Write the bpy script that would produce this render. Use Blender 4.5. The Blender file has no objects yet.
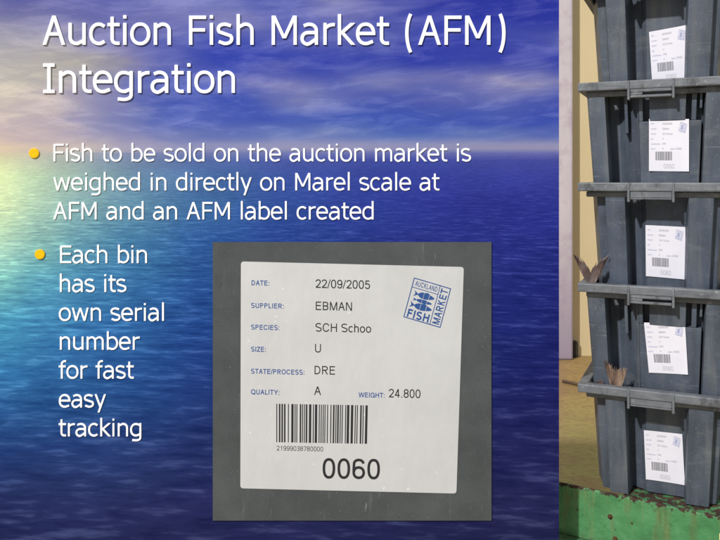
import bpy, bmesh, math, random
from mathutils import Vector, Matrix, noise as mnoise
R = math.radians
random.seed(7)
sc = bpy.context.scene
COL = sc.collection

# ------------------------------------------------------------------ basics
def lin(c):
    c /= 255.0
    return c / 12.92 if c <= 0.04045 else ((c + 0.055) / 1.055) ** 2.4
def rgb(r, g, b, k=1.0): return (lin(r) * k, lin(g) * k, lin(b) * k, 1.0)

def tag(o, label=None, cat=None, group=None, kind=None):
    if label: o['label'] = label
    if cat: o['category'] = cat
    if group: o['group'] = group
    if kind: o['kind'] = kind
    return o
def empty(name, loc, rz=0.0):
    o = bpy.data.objects.new(name, None); COL.objects.link(o)
    o.location = loc; o.rotation_euler = (0, 0, rz); o.empty_display_size = 0.05
    return o
def link(name, bm, mat, parent=None, smooth=False):
    me = bpy.data.meshes.new(name); bm.to_mesh(me); bm.free()
    if mat: me.materials.append(mat)
    if smooth:
        for p in me.polygons: p.use_smooth = True
    o = bpy.data.objects.new(name, me); COL.objects.link(o)
    if parent: o.parent = parent
    return o
def bevel(o, w, seg=2, ang=35):
    m = o.modifiers.new('bevel', 'BEVEL'); m.width = w; m.segments = seg
    m.limit_method = 'ANGLE'; m.angle_limit = R(ang)
    return o
def add_box(bm, x0, x1, y0, y1, z0, z1, f=None):
    v = [bm.verts.new((x, y, z)) for x in (x0, x1) for y in (y0, y1) for z in (z0, z1)]
    for q in ((0, 1, 3, 2), (4, 6, 7, 5), (0, 4, 5, 1), (2, 3, 7, 6), (0, 2, 6, 4), (1, 5, 7, 3)):
        bm.faces.new([v[i] for i in q])
    if f:
        for a in v: a.co = f(*a.co)
def add_tube(bm, pts, r, n=8):
    rings = []
    for i, p in enumerate(pts):
        p = Vector(p)
        t = (Vector(pts[min(i + 1, len(pts) - 1)]) - Vector(pts[max(i - 1, 0)])).normalized()
        u = t.cross(Vector((0, 0, 1)))
        if u.length < 1e-4: u = t.cross(Vector((1, 0, 0)))
        u.normalize(); w = t.cross(u)
        rings.append([bm.verts.new(p + (u * math.cos(2 * math.pi * k / n) + w * math.sin(2 * math.pi * k / n)) * r) for k in range(n)])
    for a, b in zip(rings, rings[1:]):
        for k in range(n): bm.faces.new((a[k], a[(k + 1) % n], b[(k + 1) % n], b[k]))
    bm.faces.new(rings[0][::-1]); bm.faces.new(rings[-1])

# ------------------------------------------------------------------ node helper
class NT:
    def __init__(s, name):
        s.m = bpy.data.materials.new(name); s.m.use_nodes = True
        s.t = s.m.node_tree; s.t.nodes.clear()
        s.out = s.t.nodes.new('ShaderNodeOutputMaterial')
    def n(s, typ, **kw):
        d = s.t.nodes.new(typ)
        for k, v in kw.items(): setattr(d, k, v)
        return d
    def l(s, a, b): s.t.links.new(a, b)
    def val(s, sock, v):
        if hasattr(v, 'is_output') or hasattr(v, 'links'): s.l(v, sock)
        else: sock.default_value = v
    def math(s, op, a, b=0.0, c=0.0, clamp=False):
        d = s.n('ShaderNodeMath', operation=op, use_clamp=clamp)
        s.val(d.inputs[0], a); s.val(d.inputs[1], b); s.val(d.inputs[2], c)
        return d.outputs[0]
    def coords(s, kind='Object'): return s.n('ShaderNodeTexCoord').outputs[kind]
    def xyz(s, v):
        d = s.n('ShaderNodeSeparateXYZ'); s.l(v, d.inputs[0]); return d.outputs
    def vec(s, x, y, z=0.0):
        d = s.n('ShaderNodeCombineXYZ')
        for i, q in enumerate((x, y, z)): s.val(d.inputs[i], q)
        return d.outputs[0]
    def scale(s, v, sx, sy, sz):
        d = s.n('ShaderNodeMapping'); s.l(v, d.inputs[0]); d.inputs['Scale'].default_value = (sx, sy, sz); return d.outputs[0]
    def noise(s, v, sc=5, det=4, rough=.55, dist=0.0):
        d = s.n('ShaderNodeTexNoise'); s.l(v, d.inputs['Vector'])
        d.inputs['Scale'].default_value = sc; d.inputs['Detail'].default_value = det
        d.inputs['Roughness'].default_value = rough; d.inputs['Distortion'].default_value = dist
        return d.outputs['Fac']
    def ramp(s, f, stops, interp='LINEAR'):
        d = s.n('ShaderNodeValToRGB'); s.l(f, d.inputs[0]); e = d.color_ramp.elements
        d.color_ramp.interpolation = interp
        while len(e) < len(stops): e.new(0.5)
        for k, (p, c) in enumerate(stops):
            e[k].position = p; e[k].color = c if isinstance(c, tuple) else (c, c, c, 1)
        return d.outputs['Color']
    def mix(s, f, a, b, mode='MIX'):
        d = s.n('ShaderNodeMix', data_type='RGBA', blend_type=mode)
        s.val(d.inputs[0], f); s.val(d.inputs[6], a); s.val(d.inputs[7], b)
        return d.outputs[2]
    def bump(s, h, st=.3, dist=.01):
        d = s.n('ShaderNodeBump'); s.l(h, d.inputs['Height'])
        d.inputs['Strength'].default_value = st; d.inputs['Distance'].default_value = dist
        return d.outputs[0]
    def bsdf(s, col, rough=.5, spec=.5, normal=None, metal=0.0):
        d = s.n('ShaderNodeBsdfPrincipled'); s.val(d.inputs['Base Color'], col)
        s.val(d.inputs['Roughness'], rough); d.inputs['Specular IOR Level'].default_value = spec
        d.inputs['Metallic'].default_value = metal
        if normal: s.l(normal, d.inputs['Normal'])
        s.l(d.outputs[0], s.out.inputs[0]); return s.m
    def diffuse(s, col):
        d = s.n('ShaderNodeBsdfDiffuse'); s.val(d.inputs[0], col)
        s.l(d.outputs[0], s.out.inputs[0]); return s.m

def plain(name, c, rough=.6, spec=.3):
    n = NT(name); return n.bsdf(c, rough, spec)

# ------------------------------------------------------------------ camera: level, 37.5 mm, eye 1.5 m above the floor
EYE = 1.5; F = 750.0; HX, HY = 360.0, 180.0
cam = bpy.data.cameras.new('camera'); co = bpy.data.objects.new('camera', cam); COL.objects.link(co)
co.location = (0, 0, EYE); co.rotation_euler = (R(90), 0, 0)
cam.sensor_width = 36; cam.lens = 36 * F / 720; cam.shift_y = -(270 - HY) / 720
cam.clip_start = .05; cam.clip_end = 200
sc.camera = co
sc.view_settings.view_transform = 'Standard'; sc.view_settings.look = 'None'
sc.view_settings.exposure = 0; sc.view_settings.gamma = 1

# ------------------------------------------------------------------ light
w = bpy.data.worlds.new('World'); sc.world = w; w.use_nodes = True
bg = w.node_tree.nodes['Background']; bg.inputs[0].default_value = (.93, .96, 1.0, 1); bg.inputs[1].default_value = .56
kd = Vector((-.80, -1.0, 1.05)).normalized(); kp = Vector((.15, 2.08, 1.35))
kl = bpy.data.lights.new('key_lamp', 'AREA'); kl.shape = 'DISK'; kl.size = .8; kl.energy = 4900; kl.color = (1, .992, .975)
ko = bpy.data.objects.new('key_lamp', kl); COL.objects.link(ko)
ko.location = kp + kd * 20; ko.rotation_euler = kd.to_track_quat('Z', 'Y').to_euler()

# ------------------------------------------------------------------ stroke lettering
def arc(cx, cy, rx, ry, a0, a1, n=14, e=2.15):
    out = []
    for i in range(n + 1):
        a = R(a0 + (a1 - a0) * i / n); c, s_ = math.cos(a), math.sin(a)
        out.append((cx + rx * math.copysign(abs(c) ** (2 / e), c), cy + ry * math.copysign(abs(s_) ** (2 / e), s_)))
    return out

def glyph(ch, B, wd, st):
    """strokes of one letter in em units; B ink width, wd stroke, st style ('T' with serifed I or 'H')"""
    H = .727 if st == 'T' else .72
    X = .545 if st == 'T' else .525
    A = .765 if st == 'T' else .72
    D = .205
    a = wd / 2; x0, x1 = a, B - a; m = B / 2; rx = (x1 - x0) / 2
    P = []
    def L(pts, closed=False): P.append(('L', pts, closed))
    def G(xa, ya, xb, yb, k=1.0): P.append(('G', (xa, ya), (xb, yb), k))   # diagonal, ends cut level
    def V(x, y0, y1): L([(x, y0), (x, y1)])
    def Hh(y, xa, xb): L([(xa, y), (xb, y)])
    def O(xa, xb, yb, yt, e=2.15): L(arc((xa + xb) / 2, (yb + yt) / 2, (xb - xa) / 2, (yt - yb) / 2, 0, 360, 40, e)[:-1], True)
    if ch in 'oO0':
        h = X if ch == 'o' else H
        O(x0, x1, a - .012, h - a + .012, 2.35 if ch == '0' else 2.15)
    elif ch in 'bdpq':
        if ch in 'bd': V(x0 if ch == 'b' else x1, 0, A)
        else: V(x0 if ch == 'p' else x1, -D, X)
        yb, yt, ym = a - .01, X - a + .01, X / 2
        if ch in 'bp': L([(x0, yt - .06)] + arc(x0 + rx * .95, ym, rx * 1.05, (yt - yb) / 2, 100, -100, 22) + [(x0, yb + .05)])
        else: L([(x1, yt - .05)] + arc(x1 - rx * .95, ym, rx * 1.05, (yt - yb) / 2, 80, 280, 22) + [(x1, yb + .06)])
    elif ch == 'g':
        yb, yt, ym = a + .0, X - a + .01, X / 2
        V(x1, .02, X)
        L([(x1, yt - .05)] + arc(x1 - rx * .95, ym, rx * 1.05, (yt - yb) / 2, 80, 280, 22) + [(x1, yb + .06)])
        L([(x1, .03), (x1, -.03)] + arc(m, -.05, rx, D - .05 - a, 0, -90, 10) + [(x0 + .05, -D + a + .012)])
    elif ch == 'a':
        L([(x0 + .04, X - a - .03), (m - .03, X - a + .008)] + arc(m, X - .2, rx, .2 - a + .008, 88, 0, 10) + [(x1, 0)])
        L([(x1, .56 * X), (m + .02, .56 * X)] + arc(m - .02, .29 * X, m - .02 - x0, .27 * X, 95, 262, 16) + [(m + .02, a - .002), (x1, .15)])
    elif ch == 'e':
        Hh(.52 * X, x0, x1)
        L([(x1, .52 * X - a)] + arc(m, X / 2, rx, X / 2 - a + .01, 5, 290, 34, 2.2) + [(x1 - .02, a + .045)])
    elif ch == 'c':
        L([(x1 - .005, X - a - .045)] + arc(m + .03, X / 2, m + .03 - x0, X / 2 - a + .01, 78, 282, 26) + [(x1 - .005, a + .045)])
    elif ch in 'nhmu':
        if ch == 'u':
            V(x1, 0, X); L([(x0, X)] + [(x, y) for x, y in arc(m - .01, .19, m - .01 - x0, .19 - a + .01, 180, 278, 12)] + [(x1, .11)])
        else:
            V(x0, 0, A if ch == 'h' else X)
            if ch == 'm':
                xm = (x0 + x1) / 2; r = (xm - x0) / 2
                for xa, xb in ((x0, xm), (xm, x1)):
                    L([(xa, X - .11)] + arc(xa + r * 1.05, X - .19, xb - xa - r * 1.05, .19 - a + .01, 100, 0, 12) + [(xb, 0)])
            else:
                L([(x0, X - .11)] + arc(m + .01, X - .19, x1 - m - .01, .19 - a + .01, 102, 0, 12) + [(x1, 0)])
    elif ch == 'r':
        V(x0, 0, X); L([(x0, X - .13)] + arc(B - .02, X - .2, B - .02 - x0, .2 - a, 140, 92, 6) + [(B, X - a - .002)])
    elif ch in 'ij':
        V(B / 2, 0, X); V(B / 2, X + .11, X + .11 + wd * 1.02)
    elif ch == 'l': V(B / 2, 0, A)
    elif ch == 'k':
        V(x0, 0, A); G(B - wd * .7, X, x0 + .02, .27, 1); G(x0 + wd * .9, .30, B - wd * .62, 0, 1)
    elif ch == 't':
        xs = B * .38
        L([(xs, X + .155)] + [(xs, .16)] + arc(xs + .12, .16, .12, .16 - a + .004, 180, 270, 8)[1:] + [(B, a)])
        Hh(X - a, 0, B)
    elif ch == 'f':
        xs = B * .42
        L([(xs, 0), (xs, A - .16)] + arc(xs + .13, A - .16, .13, .16 - a, 180, 95, 8)[1:] + [(B, A - a - .004)])
        Hh(X - a, 0, B - .015)
    elif ch in 'sS358' and ch in 'sS':
        h = X if ch == 's' else H; r4 = (h - wd + .02) / 4
        t = arc(m, h - a + .01 - r4, rx, r4, 55, 235, 18, 2.2); b = arc(m, a - .01 + r4, rx, r4, 55, -125, 18, 2.2)
        L([(x1 - .015, h - a - .035)] + t[2:] + b + [(x0 + .012, a + .045)][:1])
        P[-1] = ('L', [(x1 - .02, h - a - .03)] + t[3:-2] + b[2:-3] + [(x0 + .012, a + .04)], False)
    elif ch in 'vy':
        if ch == 'v': G(wd * .55, X, m, 0); G(B - wd * .55, X, m, 0)
        else:
            G(wd * .55, X, m + .01, 0, 1); G(B - wd * .55, X, m - .5 * (B / 2) * .62, -D, 1)
    elif ch == 'w':
        q = B / 4
        for xa, ya, xb, yb in ((wd * .55, X, q, 0), (2 * q, X, q, 0), (2 * q, X, 3 * q, 0), (B - wd * .55, X, 3 * q, 0)): G(xa, ya, xb, yb, .95)
    elif ch in 'zZ':
        h = X if ch == 'z' else H
        Hh(h - a, .01, B); Hh(a, 0, B); G(B - wd * .7, h - wd * .6, wd * .7, wd * .6, 1)
    elif ch == 'A':
        G(m, H, wd * .58, 0); G(m, H, B - wd * .58, 0); Hh(.27, B * .22, B * .78)
    elif ch in 'EF':
        V(x0, 0, H); Hh(H - a, x0, B); Hh(.385 if ch == 'E' else .37, x0, B * .94)
        if ch == 'E': Hh(a, x0, B)
    elif ch == 'L': V(x0, 0, H); Hh(a, x0, B)
    elif ch == 'T': V(m, 0, H); Hh(H - a, 0, B)
    elif ch == 'I':
        V(m, 0, H)
        if st == 'T': Hh(H - a * .85, 0, B); Hh(a * .85, 0, B)
    elif ch == 'H': V(x0, 0, H); V(x1, 0, H); Hh(.385, x0, x1)
    elif ch == 'N': V(x0, 0, H); V(x1, 0, H); G(x0 + wd * .15, H, x1 - wd * .15, 0)
    elif ch == 'M':
        V(x0, 0, H); V(x1, 0, H); yb = .16 if st == 'T' else 0
        G(x0 + wd * .15, H, m, yb, .95); G(x1 - wd * .15, H, m, yb, .95)
    elif ch == 'K': V(x0, 0, H); G(B - wd * .7, H, x0 + .02, .3); G(x0 + (B - x0) * .3, .42, B - wd * .6, 0)
    elif ch == 'U': L([(x0, H)] + arc(m, .24, rx, .24 - a + .01, 180, 360, 18) + [(x1, H)])
    elif ch in 'CG':
        L([(x1, H - .2)] + arc(m, H / 2, rx, H / 2 - a + .01, 40, 320, 34, 2.2) + ([(x1, .2)] if ch == 'C' else [(x1, .16)]))
        if ch == 'G': L([(m + .03, .36), (x1, .36), (x1, 0)])
    elif ch == 'D': V(x0, 0, H); L([(x0, H - a), (m - .05, H - a)] + arc(m - .05, H / 2, x1 - m + .05, H / 2 - a, 90, -90, 22) + [(x0, a)])
    elif ch in 'BPR':
        ym = .36; V(x0, 0, H)
        rr = x1 - m - .01
        L([(x0, H - a), (m, H - a)] + arc(m, (H - a + ym) / 2, rr, (H - a - ym) / 2, 90, -90, 14) + [(x0, ym)])
        if ch == 'B': L([(x0, ym - .002), (m, ym - .002)] + arc(m, (a + ym) / 2, rr + .012, (ym - a) / 2, 90, -90, 14) + [(x0, a)])
        if ch == 'R': G(m - .02, ym, B - wd * .55, 0)
    elif ch == 'Q': O(x0, x1, a - .012, H - a + .012); G(m + .05, .2, B - wd * .3, -.03)
    elif ch == 'W':
        q = B / 4
        for xa, ya, xb, yb in ((wd * .5, H, q, 0), (2 * q, H, q, 0), (2 * q, H, 3 * q, 0), (B - wd * .5, H, 3 * q, 0)): G(xa, ya, xb, yb, .95)
    elif ch == 'Y': V(m, 0, .32); G(wd * .6, H, m, .28); G(B - wd * .6, H, m, .28)
    elif ch == '1': V(B * .62, 0, H); L([(B * .62, H - .14), (B * .12, H - .14)])
    elif ch == '2':
        L([(x0, H - .2)] + arc(m, H - .2, rx, .2 - a + .01, 170, -25, 18) + [(m + .02, .24), (x0 + .01, wd * .8)]); Hh(a, x0 - a * .6, B)
    elif ch == '3':
        L(arc(m, H - .18, rx * .95, .18 - a + .01, 165, -80, 16) + [(m - .04, .385)]); L([(m - .04, .382)] + arc(m, .2, rx, .2 - a + .01, 85, -165, 18))
    elif ch == '4': V(B * .7, 0, H); G(B * .66, H - .01, wd * .6, .2); Hh(.2, 0, B)
    elif ch == '5':
        L([(x1 - .01, H - a), (x0 + .06, H - a), (x0 + .025, .37)]); L([(x0 + .025, .39)] + arc(m, .235, rx, .235 - a + .01, 125, -160, 24))
    elif ch in '69':
        pts = [(x1 - .01, H - .17)] + arc(m, H - .2, rx * .96, .2 - a + .01, 25, 165, 12) + [(x0, H / 2)]
        ov = arc(m, .225, rx, .225 - a + .01, 0, 360, 32)[:-1]
        if ch == '9':
            pts = [(B - x, H - y) for x, y in pts]; ov = [(B - x, H - y) for x, y in ov]
        L(pts + ([(x0, .22)] if ch == '6' else [(x1, H - .22)])); L(ov, True)
    elif ch == '7': Hh(H - a, 0, B); G(B - wd * .55, H - wd * .7, B * .34, 0)
    elif ch == '8': O(x0 + .015, x1 - .015, .385, H - a + .01); O(x0, x1, a - .01, .382)
    elif ch == '/': G(B - .02, H + .02, .02, -.02, .8)
    elif ch == ':': V(m, 0, wd * 1.05); V(m, X - wd * 1.05, X)
    elif ch == '.': V(m, 0, wd * 1.05)
    elif ch in '()':
        p = arc(B * 1.25, .29, B * 1.25 - a - .01, .5, 134, 226, 20, 2.0)
        p = [(x, .29 + (y - .29) * 1.33) for x, y in p]
        L(p if ch == '(' else [(B - x, y) for x, y in p])
    return P

TAH = dict(a=(1075, 88, 150), b=(1133, 150, 95), c=(946, 92, 70), d=(1133, 95, 150), e=(1079, 92, 92), f=(648, 35, -10), g=(1133, 95, 150), h=(1142, 150, 150),
           i=(468, 120, 120), k=(1020, 150, 0), l=(468, 120, 120), m=(1720, 150, 150), n=(1142, 150, 150), o=(1112, 92, 92), p=(1133, 150, 95), r=(739, 150, 15),
           s=(915, 80, 80), t=(685, 35, 45), u=(1142, 145, 150), v=(1020, 30, 30), w=(1520, 40, 40), y=(1020, 30, 30),
           A=(1228, 28, 28), E=(1148, 170, 90), F=(1067, 170, 55), I=(764, 105, 105), M=(1577, 160, 160))
TAH['('] = (784, 150, 95); TAH[')'] = (784, 95, 150); TAH[' '] = (640, 0, 0)
HEL = dict(A=(667, 14), B=(667, 74), C=(722, 45), D=(722, 80), E=(667, 80), F=(611, 80), G=(778, 45), H=(722, 75), I=(278, 90), K=(667, 76), L=(556, 75), M=(833, 72), N=(722, 74),
           O=(778, 40), P=(667, 76), Q=(778, 40), R=(722, 78), S=(667, 48), T=(611, 22), U=(722, 78), W=(944, 10), Y=(667, 14), Z=(611, 25), c=(500, 30), h=(556, 65), o=(556, 34))
for d_ in '0123456789': HEL[d_] = (556, 42)
HEL['1'] = (556, 100); HEL['/'] = (278, 0); HEL[':'] = (278, 85); HEL['.'] = (278, 85); HEL[' '] = (278, 0)
def metric(ch, st):
    if st == 'T':
        ad, l, r = TAH[ch]; l, r = l - 14 * (l > 40) - 34 * (70 < l < 100), r - 14 * (r > 40) - 34 * (65 < r < 100); return ad / 2048, l / 2048, r / 2048
    ad, l = HEL[ch]; return ad / 1000, l / 1000, l / 1000

def ribbon(pts, closed, w):
    """left and right edges of a stroke"""
    q = [pts[0]]
    for p in pts[1:]:
        if math.hypot(p[0] - q[-1][0], p[1] - q[-1][1]) > 1e-4: q.append(p)
    n = len(q); l, r = [], []
    for i in range(n):
        a = q[i - 1] if (i or closed) else q[0]; b = q[i]; c = q[(i + 1) % n] if (i < n - 1 or closed) else q[-1]
        d1 = Vector((b[0] - a[0], b[1] - a[1])); d2 = Vector((c[0] - b[0], c[1] - b[1]))
        if d1.length < 1e-6: d1 = d2
        if d2.length < 1e-6: d2 = d1
        d1.normalize(); d2.normalize(); t = d1 + d2
        if t.length < 1e-3: t = d2
        t.normalize(); nn = Vector((-t.y, t.x)); k = 1 / max(.55, nn.dot(Vector((-d1.y, d1.x))))
        l.append((b[0] + nn.x * w / 2 * k, b[1] + nn.y * w / 2 * k)); r.append((b[0] - nn.x * w / 2 * k, b[1] - nn.y * w / 2 * k))
    return l, r

def lettering(bm, text, wd, st, f, h, dz, thick=True):
    """f(x_em, y_em) -> (X, Z) on the sheet; the letters lie on local XZ and rise towards -Y by h"""
    x = 0.0
    for ch in text:
        ad, lb, rb = metric(ch, st)
        if ch != ' ':
            for k, pc in enumerate(glyph(ch, ad - lb - rb, wd, st)):
                if pc[0] == 'L': l, r = ribbon(pc[1], pc[2], wd); closed = pc[2]
                else:
                    (xa, ya), (xb, yb) = pc[1], pc[2]
                    hw = wd * pc[3] / 2 * math.hypot(xb - xa, yb - ya) / max(abs(yb - ya), 1e-3); hw = min(hw, wd * 1.1)
                    l = [(xa - hw, ya), (xb - hw, yb)]; r = [(xa + hw, ya), (xb + hw, yb)]; closed = False
                yy = -(h + dz * k)
                def mk(p, y):
                    X, Z = f(x + lb + p[0], p[1]); return bm.verts.new((X, y, Z))
                lf = [mk(p, yy) for p in l]; rf = [mk(p, yy) for p in r]; n = len(l)
                rng = range(n) if closed else range(n - 1)
                for i in rng: bm.faces.new((lf[i], lf[(i + 1) % n], rf[(i + 1) % n], rf[i]))
                if thick:
                    lb_ = [mk(p, -.0001) for p in l]; rb_ = [mk(p, -.0001) for p in r]
                    for i in rng:
                        j = (i + 1) % n
                        bm.faces.new((lf[i], lb_[i], lb_[j], lf[j])); bm.faces.new((rf[j], rb_[j], rb_[i], rf[i]))
                    if not closed:
                        bm.faces.new((lf[0], rf[0], rb_[0], lb_[0])); bm.faces.new((lf[-1], lb_[-1], rb_[-1], rf[-1]))
        x += ad
    return x
def width(text, st): return sum(metric(c, st)[0] for c in text)

# ------------------------------------------------------------------ presentation board
YB = 2.19; K = YB / F                       # one unit of the slide's own 720 x 540 layout in metres
def bx(px): return (px - 360) * K
def bz(py): return (HY - py) * K
board = empty('presentation_board', (0, YB, EYE))
tag(board, 'large presentation board printed with blue sea and cloudy sky, carrying white lettering', 'presentation board')
bm = bmesh.new(); add_box(bm, bx(-16), bx(558.4), .0005, .010, bz(558), bz(-16))
link('backing_panel', bm, plain('board_edge', rgb(120, 120, 130)), board)

SKY = {-16: [(0, 92, 92, 160), (280, 92, 95, 180), (560, 56, 58, 168)],
 0: [(0, 95, 95, 165), (40, 100, 100, 170), (100, 106, 106, 180), (160, 118, 120, 190), (220, 122, 125, 195), (280, 95, 98, 185), (330, 138, 138, 190), (400, 85, 85, 175), (460, 60, 62, 170), (560, 58, 60, 170)],
 20: [(0, 130, 130, 170), (60, 120, 120, 175), (120, 115, 115, 180), (180, 128, 128, 190), (240, 135, 135, 190), (300, 108, 110, 190), (360, 115, 115, 185), (440, 70, 72, 178), (500, 60, 62, 172), (560, 60, 62, 170)],
 40: [(0, 168, 166, 178), (50, 158, 156, 178), (110, 120, 120, 180), (170, 100, 102, 185), (230, 85, 90, 188), (300, 100, 102, 185), (380, 95, 98, 185), (440, 70, 72, 180), (500, 80, 82, 180), (560, 95, 97, 182)],
 60: [(0, 180, 176, 178), (60, 178, 174, 170), (110, 162, 158, 170), (170, 95, 98, 180), (230, 68, 75, 185), (300, 70, 75, 182), (400, 68, 72, 180), (560, 72, 75, 180)],
 80: [(0, 200, 194, 184), (60, 190, 185, 180), (110, 150, 150, 180), (170, 108, 113, 190), (230, 118, 120, 195), (280, 128, 128, 190), (340, 105, 110, 190), (400, 130, 132, 190), (460, 122, 122, 188), (520, 152, 150, 190), (560, 142, 142, 190)],
 100: [(0, 205, 195, 188), (60, 190, 180, 185), (110, 140, 140, 185), (170, 85, 95, 190), (240, 80, 90, 190), (290, 128, 132, 190), (340, 110, 115, 190), (400, 85, 92, 185), (460, 100, 105, 188), (520, 100, 105, 188), (560, 85, 90, 185)],
 120: [(0, 205, 190, 190), (60, 190, 178, 188), (120, 130, 135, 188), (180, 100, 110, 195), (240, 85, 95, 192), (320, 85, 98, 192), (400, 80, 95, 192), (480, 80, 92, 190), (560, 78, 88, 188)],
 138: [(0, 212, 192, 186), (60, 195, 180, 188), (130, 150, 150, 190), (200, 112, 122, 190), (300, 115, 128, 195), (400, 110, 125, 195), (560, 108, 118, 190)],
 147: [(0, 226, 204, 178), (60, 206, 192, 185), (130, 170, 165, 190), (200, 152, 154, 190), (300, 165, 163, 192), (400, 162, 160, 190), (560, 168, 162, 188)],
 153: [(0, 226, 208, 180), (60, 195, 190, 185), (130, 150, 155, 188), (200, 125, 132, 186), (300, 122, 128, 186), (400, 112, 118, 184), (560, 116, 118, 184)]}
SEA = {153: [(0, 224, 212, 180), (60, 190, 190, 185), (130, 140, 150, 187), (200, 122, 130, 185), (300, 120, 127, 186), (400, 111, 117, 184), (560, 115, 117, 184)],
 160: [(0, 228, 230, 185), (30, 206, 212, 188), (60, 180, 192, 185), (120, 132, 152, 183), (200, 92, 115, 178), (300, 78, 93, 173), (400, 70, 82, 170), (560, 76, 82, 170)],
 175: [(0, 234, 250, 192), (30, 206, 230, 192), (60, 176, 202, 185), (100, 140, 172, 180), (150, 105, 140, 178), (220, 75, 110, 172), (300, 65, 85, 168), (400, 60, 72, 165), (560, 62, 70, 162)],
 205: [(0, 226, 246, 195), (40, 180, 213, 190), (80, 140, 180, 185), (130, 105, 150, 180), (200, 70, 115, 172), (280, 55, 85, 165), (360, 52, 68, 160), (460, 50, 58, 155), (560, 50, 58, 155)],
 240: [(0, 192, 232, 202), (40, 148, 198, 195), (80, 108, 162, 188), (130, 78, 132, 180), (200, 54, 97, 170), (280, 48, 75, 160), (400, 48, 58, 150), (560, 45, 50, 145)],
 280: [(0, 132, 197, 206), (40, 98, 167, 200), (100, 72, 132, 190), (150, 60, 112, 180), (200, 47, 87, 165), (300, 45, 65, 150), (560, 42, 46, 138)],
 320: [(0, 82, 160, 205), (50, 72, 140, 200), (120, 57, 112, 185), (200, 42, 77, 158), (300, 40, 55, 140), (560, 38, 42, 128)],
 370: [(0, 60, 125, 190), (60, 55, 110, 180), (130, 48, 90, 165), (210, 40, 65, 145), (560, 36, 38, 115)],
 410: [(0, 45, 90, 160), (70, 45, 85, 155), (140, 42, 72, 145), (210, 40, 58, 130), (560, 38, 38, 108)],
 450: [(0, 45, 70, 140), (100, 46, 66, 135), (210, 44, 54, 120), (560, 40, 40, 102)],
 500: [(0, 45, 52, 110), (100, 48, 54, 112), (210, 46, 48, 105), (560, 44, 44, 98)],
 560: [(0, 36, 40, 88), (200, 40, 42, 90), (560, 38, 38, 85)]}
def sample(tab, x, y):
    ks = sorted(tab)
    def row(k):
        p = tab[k]
        if x <= p[0][0]: return p[0][1:]
        for a, b in zip(p, p[1:]):
            if x <= b[0]:
                t = (x - a[0]) / (b[0] - a[0]); t = t * t * (3 - 2 * t) * .6 + t * .4
                return tuple(a[i] + (b[i] - a[i]) * t for i in (1, 2, 3))
        return p[-1][1:]
    y = max(ks[0], min(ks[-1], y))
    for a, b in zip(ks, ks[1:]):
        if y <= b:
            t = (y - a) / (b - a); ra, rb = row(a), row(b)
            return tuple(ra[i] + (rb[i] - ra[i]) * t for i in range(3))
PK = .76                                     # print reflectance so that lit print matches
def print_sheet(name, tab, ya, yb, mat, step=4, wob=True):
    xs = [-16 + step * i for i in range(int(574 / step) + 1)] + [559]
    ny = max(2, int((yb - ya) / step)); ys = [ya + (yb - ya) * j / ny for j in range(ny + 1)]
    me = bpy.data.meshes.new(name); verts, faces, cols = [], [], []
    for y in ys:
        for x in xs:
            verts.append((bx(x), 0, bz(y)))
            sx, sy = x, y
            if wob:
                nv = mnoise.noise_vector(Vector((x * .012, y * .05, 3))) ; sx += nv.x * 26; sy += nv.y * 9
                nv = mnoise.noise_vector(Vector((x * .03, y * .14, 9))); sx += nv.x * 12; sy += nv.y * 5
                sy = min(max(sy, ya), yb)
                if y > 132: t = (y - 132) / 12; t = min(1, t); sy = sy * (1 - t) + y * t
            c = sample(tab, sx, sy)
            if tab is SKY:
                q = max(0.0, min(1.0, (c[2] - c[0] - 45) / 60)); c = (c[0] - 11 * q, c[1] - 2 * q, c[2] - 6 * q)
            if tab is SEA:
                q = max(0.0, min(1.0, (c[2] - c[0] - 30) / 40)) * max(0.0, min(1.0, (y - 190) / 80)); c = (c[0] - 2 * q, c[1] + 1 * q, c[2] - 8 * q)
            cols.append(tuple(lin(max(0, v)) * PK for v in c) + (1,))
    n = len(xs)
    for j in range(ny):
        for i in range(n - 1): a = j * n + i; faces.append((a, a + n, a + n + 1, a + 1))
    me.from_pydata(verts, [], faces)
    at = me.color_attributes.new('print', 'FLOAT_COLOR', 'POINT')
    for i, c in enumerate(cols): at.data[i].color = c
    me.materials.append(mat); o = bpy.data.objects.new(name, me); COL.objects.link(o); o.parent = board
    return o
# sky print: streaky clouds on top of the printed tones
n = NT('sky_print'); base = n.n('ShaderNodeVertexColor', layer_name='print').outputs[0]
x, y, z = n.xyz(n.coords())
px = n.math('DIVIDE', x, K); py = n.math('DIVIDE', z, K)
up = n.math('ADD', n.math('MULTIPLY', py, 1.0), 60.0)        # distance above the printed horizon (+33)
v1 = n.vec(n.math('DIVIDE', n.math('MULTIPLY', px, 1.1), up), n.math('MULTIPLY', n.math('LOGARITHM', up, 2.718), 3.4), 0)
c1 = n.noise(v1, 2.1, 7, .58, .9)
v2 = n.vec(n.math('MULTIPLY', px, .014), n.math('MULTIPLY', n.math('ADD', py, n.math('MULTIPLY', px, -.09)), .085), 4)
c2 = n.noise(v2, 1.0, 6, .6, .8)
f = n.math('ADD', n.math('MULTIPLY', c1, .55), n.math('MULTIPLY', c2, .45))
hi = n.ramp(f, [(.49, 0.0), (.64, 1.0)]); lo = n.ramp(f, [(.33, 1.0), (.5, 0.0)])
c = n.mix(n.math('MULTIPLY', n.math('MULTIPLY', hi, .62), n.math('MULTIPLY', n.math('SUBTRACT', up, 88.0), .03, 0, True)), base, n.mix(1.0, n.mix(1.0, base, (1.35, 1.33, 1.22, 1), 'MULTIPLY'), (.07, .065, .05, 1), 'ADD'))
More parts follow.
